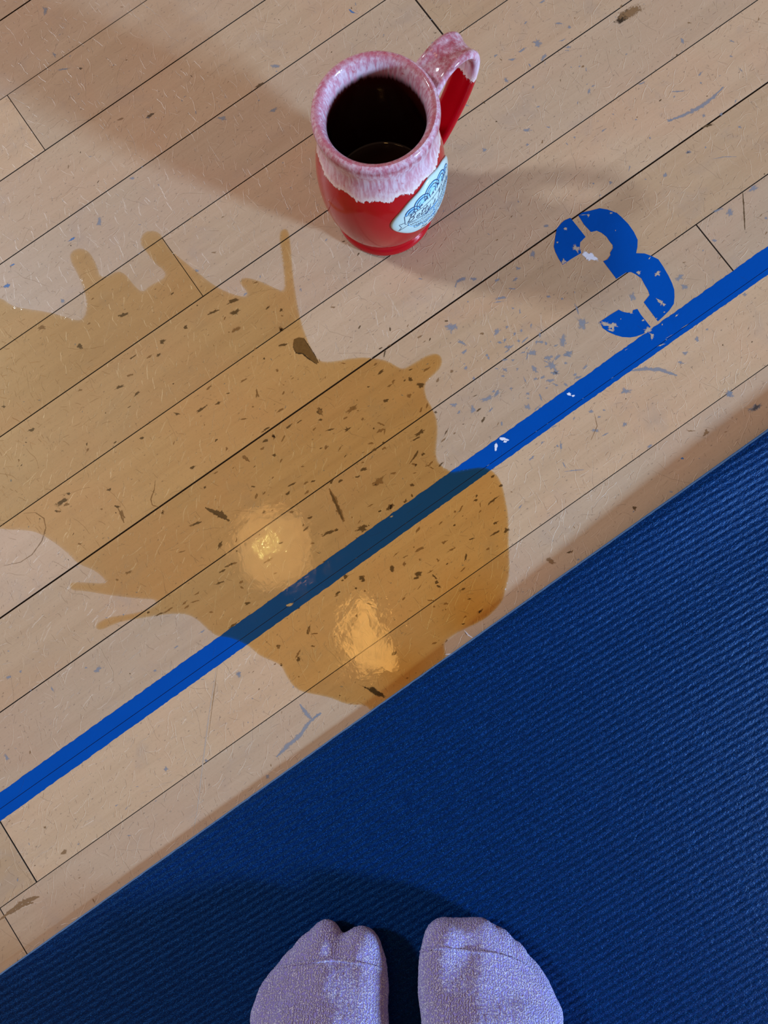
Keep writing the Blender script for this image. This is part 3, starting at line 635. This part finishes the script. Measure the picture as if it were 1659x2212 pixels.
# badge on the belly
BPHI, BZ = math.radians(-73), .0632
def onmug(u, v, off):
    ph = BPHI + u/.0440; z = BZ+v; e = .001
    r = r_out(z); nz = -(r_out(z+e)-r_out(z-e))/(2*e); L = math.hypot(1, nz)
    rr = r + off/L; zz = z + off*nz/L
    return (rr*math.cos(ph), rr*math.sin(ph), zz)
def badge_R(th):
    a, b = .0315, .0242
    r = 1/math.sqrt((math.cos(th)/a)**2+(math.sin(th)/b)**2)
    r *= 1 + .035*math.cos(4*th) + .018*math.cos(8*th)
    return r
def make_badge():
    V, F = [onmug(0,0,.0019)], []; rings=[(.2,.0019),(.45,.0019),(.7,.0019),(.88,.0018),(.95,.0015),(.985,.0010),(1.0,.0002),(.97,-.0006)]; N=96
    for s,off in rings:
        for k in range(N):
            th=2*math.pi*k/N; R=badge_R(th)*s; V.append(onmug(R*math.cos(th), R*math.sin(th), off))
    for k in range(N): F.append((0,1+k,1+(k+1)%N))
    for i in range(len(rings)-1):
        for k in range(N): a=1+i*N+k; b=1+i*N+(k+1)%N; F.append((a,a+N,b+N,b))
    t = NT('badge_cream'); M = t.base((.50,.62,.61), .25, Coat_Weight=.3)
    bd = mesh_obj('badge', V, F, M, mug, smooth=True, label='pale oval badge printed in blue')
    t = NT('badge_navy'); NV = t.base((.018,.045,.12), .35)
    t = NT('badge_blue'); BLU = t.base((.10,.34,.66), .35)
    t = NT('badge_sky'); SKY = t.base((.30,.58,.74), .35)
    _om = onmug
    def onmug_p(u, v, off): return _om(u, v+.0026, .0019 + (off-.00193)*.35 + .00002)
    class S:
        def __init__(s): s.V=[]; s.F=[]
        def line(s, pts, w, off=.00205, cl=False):
            P=[np.array(p,float) for p in pts]
            if cl: P.append(P[0])
            Q=[P[0]]
            for a,b in zip(P,P[1:]):
                n=max(1,int(np.hypot(*(b-a))/.0012))
                Q+=[a+(b-a)*i/n for i in range(1,n+1)]
            b0=len(s.V)
            for i,q in enumerate(Q):
                d=Q[min(i+1,len(Q)-1)]-Q[max(i-1,0)]; L=np.hypot(*d)+1e-12; nn=np.array([-d[1],d[0]])/L
                s.V+= [onmug_p(*(q+nn*w/2),off), onmug_p(*(q-nn*w/2),off)]
            for i in range(len(Q)-1): k=b0+2*i; s.F.append((k,k+1,k+3,k+2))
        def fan(s, pts, off=.00197):
            c=np.mean(np.array(pts),0); b0=len(s.V); s.V.append(onmug_p(*c,off)); s.V+=[onmug_p(*p,off) for p in pts]; n=len(pts)
            for i in range(n): s.F.append((b0,b0+1+i,b0+1+(i+1)%n))
    nv, bl, sk, tx = S(), S(), S(), S()
    mm=.00112
    # banner
    def cv(x, y): return (x*mm, (y + .0022*x*x)*mm)
    bx0, bx1, by0, by1 = -21, 21, -3.9, 4.1
    ring=[cv(x,by1) for x in np.linspace(bx0,bx1,20)]+[cv(x,by0) for x in np.linspace(bx1,bx0,20)]
    nv.line(ring, .35*mm, cl=True)
    for sg in (-1,1):
        nv.line([(sg*21*mm,-2.0*mm+.97*mm),(sg*24.6*mm,-2.4*mm+1*mm),(sg*23.2*mm,-5*mm),(sg*25.3*mm,-8.0*mm),(sg*19*mm,-5.6*mm+.9*mm)], .3*mm)
    # arches above the banner: lobes of concentric arcs
    def arcs(cx, cy, R, n, a0, a1, step, cols):
        for i in range(n):
            r=(R-i*step)
            if r<=.3: break
            P=[((cx+r*math.cos(a))*mm,(cy+r*math.sin(a))*mm) for a in np.linspace(a0,a1,18)]
            P=[p for p in P if p[1] > (4.5*mm+.0022*(p[0]/mm)**2*mm)]
            if len(P)>1: cols[i%len(cols)].line(P, step*.55*mm, .00205 if cols[i%len(cols)] is nv else .0020)
    for cx,cy,R in [(-15.5,5.0,5.2),(-8.5,8.2,6.2),(0,9.6,7.0),(8.5,8.2,6.2),(15.5,5.0,5.2)]:
        P=[((cx+R*math.cos(a))*mm,max((cy+R*math.sin(a)), 4.6+.0022*cx*cx)*mm) for a in np.linspace(-.3,math.pi+.3,24)]
        bl.fan(P, .00193); arcs(cx,cy,R-.2,5,-.2,math.pi+.2,.95,(nv,sk))
        P=[((cx+(R-3.6)*math.cos(a))*mm,max((cy+(R-3.6)*math.sin(a)), 4.6+.0022*cx*cx)*mm) for a in np.linspace(-.3,math.pi+.3,20)]
        sk.fan(P, .00207)
    for cx,cy in [(-15,6.2),(-9.5,7.2),(-6,9.0),(0,8.2),(5.5,9.4),(10,7.2),(15,6.2)]:
        nv.fan([((cx-1.1)*mm,(cy-.8)*mm),((cx+1.1)*mm,(cy-.8)*mm),((cx+.2)*mm,(cy+1.1)*mm)], .0021)
        nv.line([((cx-2.4)*mm,(cy-1.1)*mm),(cx*mm,(cy+.3)*mm),((cx+2.6)*mm,(cy+1.3)*mm)], .22*mm, .0021)
    # water under the banner
    def wl(x): return -15.2*math.sqrt(max(0,1-(x/20.5)**2))
    P=[(x*mm,(-4.2+.0022*x*x)*mm) for x in np.linspace(-19,19,24)]+[(x*mm,min(wl(x),-5)*mm) for x in np.linspace(19.3,-19.3,40)]
    bl.fan(P,.00193)
    rr=random.Random(3)
    for row in range(9):
        y=-5.3-row*1.15
        for x in np.arange(-19,19,1.35):
            x2=x+(row%2)*.65
            if wl(x2) < y-.4:
                c=nv if (row+int(x*2))%3 else sk
                c.line([((x2-.42)*mm,(y-.25+rr.uniform(-.1,.1))*mm),(x2*mm,(y+.25)*mm),((x2+.42)*mm,(y-.2)*mm)], .36*mm, .00203)
    for cx in (-13,-7,0,7,13):
        cy = wl(cx)+1.6
        for k,rad in enumerate((2.6,1.8,1.0)):
            (nv if k%2==0 else sk).line([((cx+rad*math.cos(a))*mm,(cy+rad*math.sin(a))*mm) for a in np.linspace(math.pi,2*math.pi,12)], .3*mm,.0021)
    # lettering, drawn as pen strokes; every glyph in a box one unit tall (x-height .5)
    GL = {
     'B':[[(.18,.95),(.05,.0)],[(-.02,.78),(.12,.95),(.42,1.02),(.58,.85),(.45,.62),(.2,.52)],[(.2,.52),(.48,.5),(.55,.28),(.38,.04),(.1,-.03),(-.08,.08)]],
     'e':[[(.02,.24),(.22,.28),(.33,.40),(.26,.50),(.12,.46),(.03,.28),(.06,.06),(.2,.0),(.4,.14)]],
     't':[[(.22,.85),(.1,.2),(.14,.02),(.28,.06),(.36,.16)],[(-.02,.6),(.36,.64)]],
     'y':[[(.05,.48),(.04,.2),(.14,.03),(.28,.12),(.38,.48)],[(.38,.48),(.28,-.05),(.12,-.38),(-.05,-.36),(-.02,-.22),(.2,-.08),(.44,.1)]],
     "'":[[(.12,.98),(.05,.76)]],
     's':[[(.02,.05),(.2,.22),(.26,.5),(.3,.3),(.3,.08),(.16,-.02),(.04,.06)]],
     'P':[[(.2,.95),(.05,.0)],[(-.02,.76),(.14,.95),(.42,1.02),(.6,.84),(.5,.58),(.26,.46),(.14,.5)]],
     'i':[[(.1,.48),(.06,.1),(.14,.0),(.28,.12)],[(.16,.72),(.17,.68)]],
     'T':[[(.25,.92),(.15,0)],[(.0,.88),(.52,.94)]],
     'w':[[(.05,.48),(.1,.02),(.24,.36),(.3,.02),(.46,.48)]],
     'o':[[(.2,.5),(.05,.36),(.06,.08),(.2,.0),(.34,.14),(.34,.38),(.2,.5)]],
     'H':[[(.15,.95),(.05,0)],[(.55,.95),(.45,0)],[(.1,.48),(.5,.5)]],
     'a':[[(.34,.46),(.16,.5),(.04,.26),(.12,.02),(.28,.12),(.36,.48),(.32,.08),(.42,.04)]],
     'r':[[(.1,.48),(.05,0)],[(.08,.3),(.2,.48),(.32,.46)]],
     'b':[[(.16,.95),(.05,.05),(.22,.0),(.36,.2),(.28,.44),(.1,.36)]]}
    ADV={'B':.72,'e':.40,'t':.34,'y':.44,"'":.18,'s':.38,'P':.66,'i':.28,'T':.5,'w':.52,'o':.42,'H':.66,'a':.44,'r':.32,'b':.42,' ':.3}
    def write(s, txt, x0, y0, size, w, fn, slant=.25, track=1.0):
        x=x0
        for ch in txt:
            for st in GL.get(ch,[]):
                P=[(x+(px+py*slant)*size, y0+py*size) for px,py in st]
                if len(P)>2: P=[tuple(p) for p in catmull(P,3)]
                s.line([fn(*p) for p in P], w, .0021)
            x+=ADV[ch]*size*track
    write(tx, "Betty's Pies", -19.3, -2.5, 6.5, .42*mm, cv, .3, 1.14)
    def arc(x,y):    # lower text follows the rim of the badge
        R=30.; a=x/R; return ((R+ -0-y)*math.sin(a)*mm*.92, (-(R-y)*math.cos(a)+R-20.6+1.2)*mm)
    def arc(x,y):
        return (x*mm, (y-20.2+.016*x*x)*mm)
    write(tx, "Two Harbors", -10.5, 0, 3.1, .30*mm, arc, .25, 1.08)
    for nm, s, M, lb in (('cloud_print',sk,SKY,None),('wave_print',bl,BLU,None),('line_print',nv,NV,None),('lettering',tx,NV,"dark script lettering")):
        mesh_obj(nm, s.V, s.F, M, bd, label=lb)
make_badge()
# coffee left in the mug
V, F = lathe([(.0,.030),(.030,.030),(.0352,.0301),(.0365,.0308)], 96)
t = NT('black_coffee'); KC = t.base((.030,.008,.003), .03, IOR=1.34)
cf = mesh_obj('coffee', V, F, KC, smooth=True); cf.location = tuple(MC)
tag(cf, 'dark coffee left in the bottom of the red mug', 'coffee')

# ------------------------------------------------------------------ feet in lavender terry socks
def mat_sock():
    t = NT('lavender_terry')
    pos = t.node('ShaderNodeTexCoord').outputs['Object']
    q = t.mapping(pos, rot=(0,0,math.radians(35)))
    dis = t.vmath('ADD', q, t.vmath('SCALE', t.noise(q, 260., 2, .5, color=True), scale=.0022))
    v = t.node('ShaderNodeTexVoronoi'); t.put(v.inputs['Vector'], t.mapping(dis, scale=(1.25,.85,1))); t.put(v.inputs['Scale'], 950.0)
    loops = t.mapr(v.outputs['Distance'], .15, .75, 1, 0)
    n1 = t.noise(dis, 1000., 3, .7)
    n2 = t.noise(q, 90., 3, .6)
    wave = t.math('SINE', t.math('MULTIPLY', t.sep(dis)[0], 3300.))
    h = t.math('ADD', t.math('ADD', loops, t.math('MULTIPLY', n1, .8)), t.math('MULTIPLY', wave, .16))
    c = t.mix(t.mapr(h, .55, 1.25), (.31,.26,.66), (.76,.72,1.0))  # shade between the terry loops put into the colour, tips lighter
    c = t.mix(t.mapr(n2, .55, .75, 0, .35), c, (.44,.37,.74))
    t.base(c, .95, t.bump(h, 1.0, .0011), Sheen_Weight=.5, Sheen_Roughness=.4)
    t.put(t.b.inputs['Specular IOR Level'], .1); t.put(t.b.inputs['Sheen Tint'], (.7,.7,1,1))
    return t.m
SOCK = mat_sock()
def remeshed(name, balls, voxel, smooth_it, mat, parent, bump=None):
    bm = bmesh.new()
    for a, b in balls:      # tapered capsules
        pa, ra = np.array(a[:3],float), a[3]; pb, rb = np.array(b[:3],float), b[3]
        L = np.linalg.norm(pb-pa); n = max(1, int(L/(.35*min(ra,rb))))
        for i in range(n+1):
            u=i/n; c=pa+(pb-pa)*u; r=ra+(rb-ra)*u
            bmesh.ops.create_icosphere(bm, subdivisions=2, radius=r, matrix=Matrix.Translation(c.tolist()))
    me = bpy.data.meshes.new(name+'_src'); bm.to_mesh(me); bm.free()
    o = bpy.data.objects.new(name+'_src', me); COL.objects.link(o)
    m = o.modifiers.new('r','REMESH'); m.mode='VOXEL'; m.voxel_size=voxel; m.use_smooth_shade=True
    s = o.modifiers.new('s','SMOOTH'); s.factor=.5; s.iterations=smooth_it
    if bump:
        tx = bpy.data.textures.new(name+'_lumps','CLOUDS'); tx.noise_scale=bump[0]; tx.noise_depth=1
        d = o.modifiers.new('d','DISPLACE'); d.texture=tx; d.strength=bump[1]; d.mid_level=.5; d.texture_coords='GLOBAL'
    dg = bpy.context.evaluated_depsgraph_get(); dg.update()
    me2 = bpy.data.meshes.new_from_object(o.evaluated_get(dg)); me2.name = name
    bpy.data.objects.remove(o); me2.materials.clear()
    return link(name, me2, mat, parent, smooth=True)
person = empty('person', (-.22,-.34,0))
tag(person, 'person in lavender terry socks standing on the blue mat', 'person')
MZ = MAT_H+.0010
fw = G(700,2000,.02)-G(700,2212,.02); fw[2]=0; fw/=np.linalg.norm(fw); rt = np.array([fw[1],-fw[0],0])   # forward, to the right
def foot(front, ax, side):
    """front: chains of (px,py,z,r) photo points; ax: photo x of the foot axis at the bottom of the frame; side: +1 = right foot"""
    balls=[]
    def W(p): q=G(p[0],p[1],p[2]+MZ); return (q[0],q[1],p[2]+MZ,p[3])
    for ch in front:
        for a,b in zip(ch,ch[1:]): balls.append((W(a),W(b)))
    for ca, cb in zip(front, front[1:]):
        for i in range(1, min(len(ca), len(cb))):
            if i >= 2 or len(ca) < 3 or len(cb) < 3: pass
            a0, b0 = [tuple((u+v)/2 for u, v in zip(ca[-j], cb[-j])) for j in (i+1, i)]
            if i+1 <= min(len(ca), len(cb))-1: balls.append((W(a0), W(b0)))
    o = G(ax, 2212, .03); o[2]=0
    def L(back, lat, z, r): p = o - fw*back + rt*lat*side; return (p[0],p[1],z+MZ,r)
    # metatarsals to the heel; medial side is -side... lat<0 = medial
    balls += [(L(0,-.024,.024,.0235),L(.05,-.018,.034,.030)), (L(0,.0,.024,.0235),L(.05,-.002,.034,.030)), (L(0,.022,.018,.0175),L(.05,.016,.024,.023)), (L(0,.034,.0135,.013),L(.05,.026,.02,.0195)),
              (L(0,-.012,.0262,.0235),L(.05,-.010,.0365,.0295)), (L(0,.011,.0235,.0215),L(.05,.007,.031,.027)), (L(0,.028,.0165,.0155),L(.05,.021,.0225,.0215)),
              (L(.05,-.018,.034,.030),L(.10,-.006,.042,.034)), (L(.05,-.002,.034,.030),L(.10,.0,.046,.035)), (L(.05,.016,.024,.023),L(.12,.012,.028,.027)),
              (L(.10,-.004,.042,.034),L(.155,.0,.031,.031)), (L(.10,0,.05,.034),L(.125,.0,.085,.036)), (L(.125,0,.085,.036),L(.125,.0,.13,.037)), (L(.155,0,.031,.031),L(.135,0,.07,.034))]
    return balls, L
LF = [[(780,2050,.0150,.0150),(788,2085,.0160,.0158),(783,2140,.019,.0188),(758,2212,.0235,.0228)],
      [(705,2019,.0110,.0108),(705,2060,.013,.0125),(710,2120,.019,.0180),(715,2212,.0235,.0232)],
      [(665,2050,.0105,.0102),(668,2100,.014,.0138),(675,2160,.019,.0185),(680,2212,.022,.0215)],
      [(634,2082,.0100,.0098),(640,2120,.0125,.0122),(645,2212,.019,.0188)],
      [(747,2075,.0140,.0140),(738,2140,.019,.0185),(736,2212,.0235,.0232)],
      [(604,2118,.0095,.0093),(608,2150,.0115,.0112),(612,2212,.016,.0155)],
      [(590,2150,.0120,.0118),(584,2212,.0130,.0128)],
      [(700,2022,.0105,.0102),(597,2128,.0098,.0096)], [(700,2050,.014,.0138),(610,2155,.0138,.0136)], [(600,2140,.0105,.0103),(573,2195,.0115,.0112)]]
RF = [[(960,2031,.0150,.0150),(953,2080,.0165,.0162),(960,2140,.019,.0188),(985,2212,.0235,.0228)],
      [(1037,2017,.0115,.0112),(1035,2060,.0135,.0130),(1030,2120,.019,.0182),(1030,2212,.0235,.0232)],
      [(1076,2034,.0105,.0102),(1072,2090,.0140,.0138),(1068,2160,.019,.0188),(1070,2212,.022,.0215)],
      [(1110,2062,.0100,.0098),(1106,2110,.0130,.0128),(1105,2212,.019,.0188)],
      [(998,2075,.0150,.0150),(1000,2140,.0195,.019),(1006,2212,.0235,.0235)],
      [(1138,2096,.0095,.0093),(1136,2140,.012,.0118),(1140,2212,.017,.0165)],
      [(1160,2130,.0100,.0098),(1172,2175,.0115,.0113),(1176,2212,.0125,.0123)],
      [(960,2028,.0135,.0132),(1037,2019,.0118,.0115)], [(1037,2019,.0112,.0110),(1145,2108,.0098,.0096)], [(1040,2050,.0140,.0138),(1150,2150,.0138,.0136)], [(1145,2108,.0100,.0098),(1186,2190,.0105,.0103)]]
soles=[]
SEAMS = {'left': [(596,2092),(622,2086),(650,2080),(684,2077),(720,2074),(760,2078),(800,2086),(826,2095)], 'right': [(906,2056),(925,2051),(950,2047),(985,2052),(1030,2056),(1075,2062),(1120,2078),(1150,2098)]}
for nm, fr, ax, side, lb in (('left', LF, 686, -1, None), ('right', RF, 1066, 1, None)):
    balls, L = foot(fr, ax, side)
    so = remeshed('sock', balls, .0014, 70, SOCK, person, (.0016,.0009))
    so.location = -Vector(person.location)
    from mathutils.bvhtree import BVHTree
    tree = BVHTree.FromPolygons([v.co for v in so.data.vertices], [p.vertices for p in so.data.polygons])
    for px, py in SEAMS[nm] and [(0,0)]:
        C = catmull(SEAMS[nm], 8); V, F = [], []; n = len(C); m = 8; Q = []
        for c in C:
            g = Vector(G(c[0], c[1], 0)); hit = tree.ray_cast(Vector((0,0,CAMH)), (g-Vector((0,0,CAMH))).normalized())
            Q.append(np.array(hit[0]) if hit[0] else np.array(g))
        for i, q in enumerate(Q):
            d = Q[min(i+1,n-1)]-Q[max(i-1,0)]; d = d/np.linalg.norm(d); u = np.cross(d,[0,0,1.]); u /= np.linalg.norm(u)+1e-9; w = np.cross(u,d)
            r = .0011*(1+.22*math.sin(i*2.1))*min(1,(i+.6)/3,(n-i-.4)/3)
            for k in range(m): a = 2*math.pi*k/m; V.append(q+u*r*math.cos(a)+w*r*math.sin(a))
        for i in range(n-1):
            for k in range(m): j=(k+1)%m; F.append((i*m+k,i*m+j,(i+1)*m+j,(i+1)*m+k))
        mesh_obj('toe_seam', V, F, SOCK, so, smooth=True)
    soles.append(L)
t = NT('dark_leggings'); LEG = t.base((.012,.013,.02), .85)
lb=[]
hipc=None
for L in soles:
    an=L(.128,0,.12,.040); kn=L(.10,.01,.40,.056); hp=L(.46,-.035,.36,.085)
    lb += [(an,(*L(.125,.0,.22,.052)[:3],.052)),((*L(.125,.0,.22,.052)[:3],.052),kn),(kn,hp)]
    hipc = hp if hipc is None else tuple((a+b)/2 for a,b in zip(hipc,hp))
lb += [((*hipc[:3],.11),(hipc[0],hipc[1],hipc[2]+.10,.12))]
lg = remeshed('leggings', lb, .006, 6, LEG, person); lg.location = -Vector(person.location)
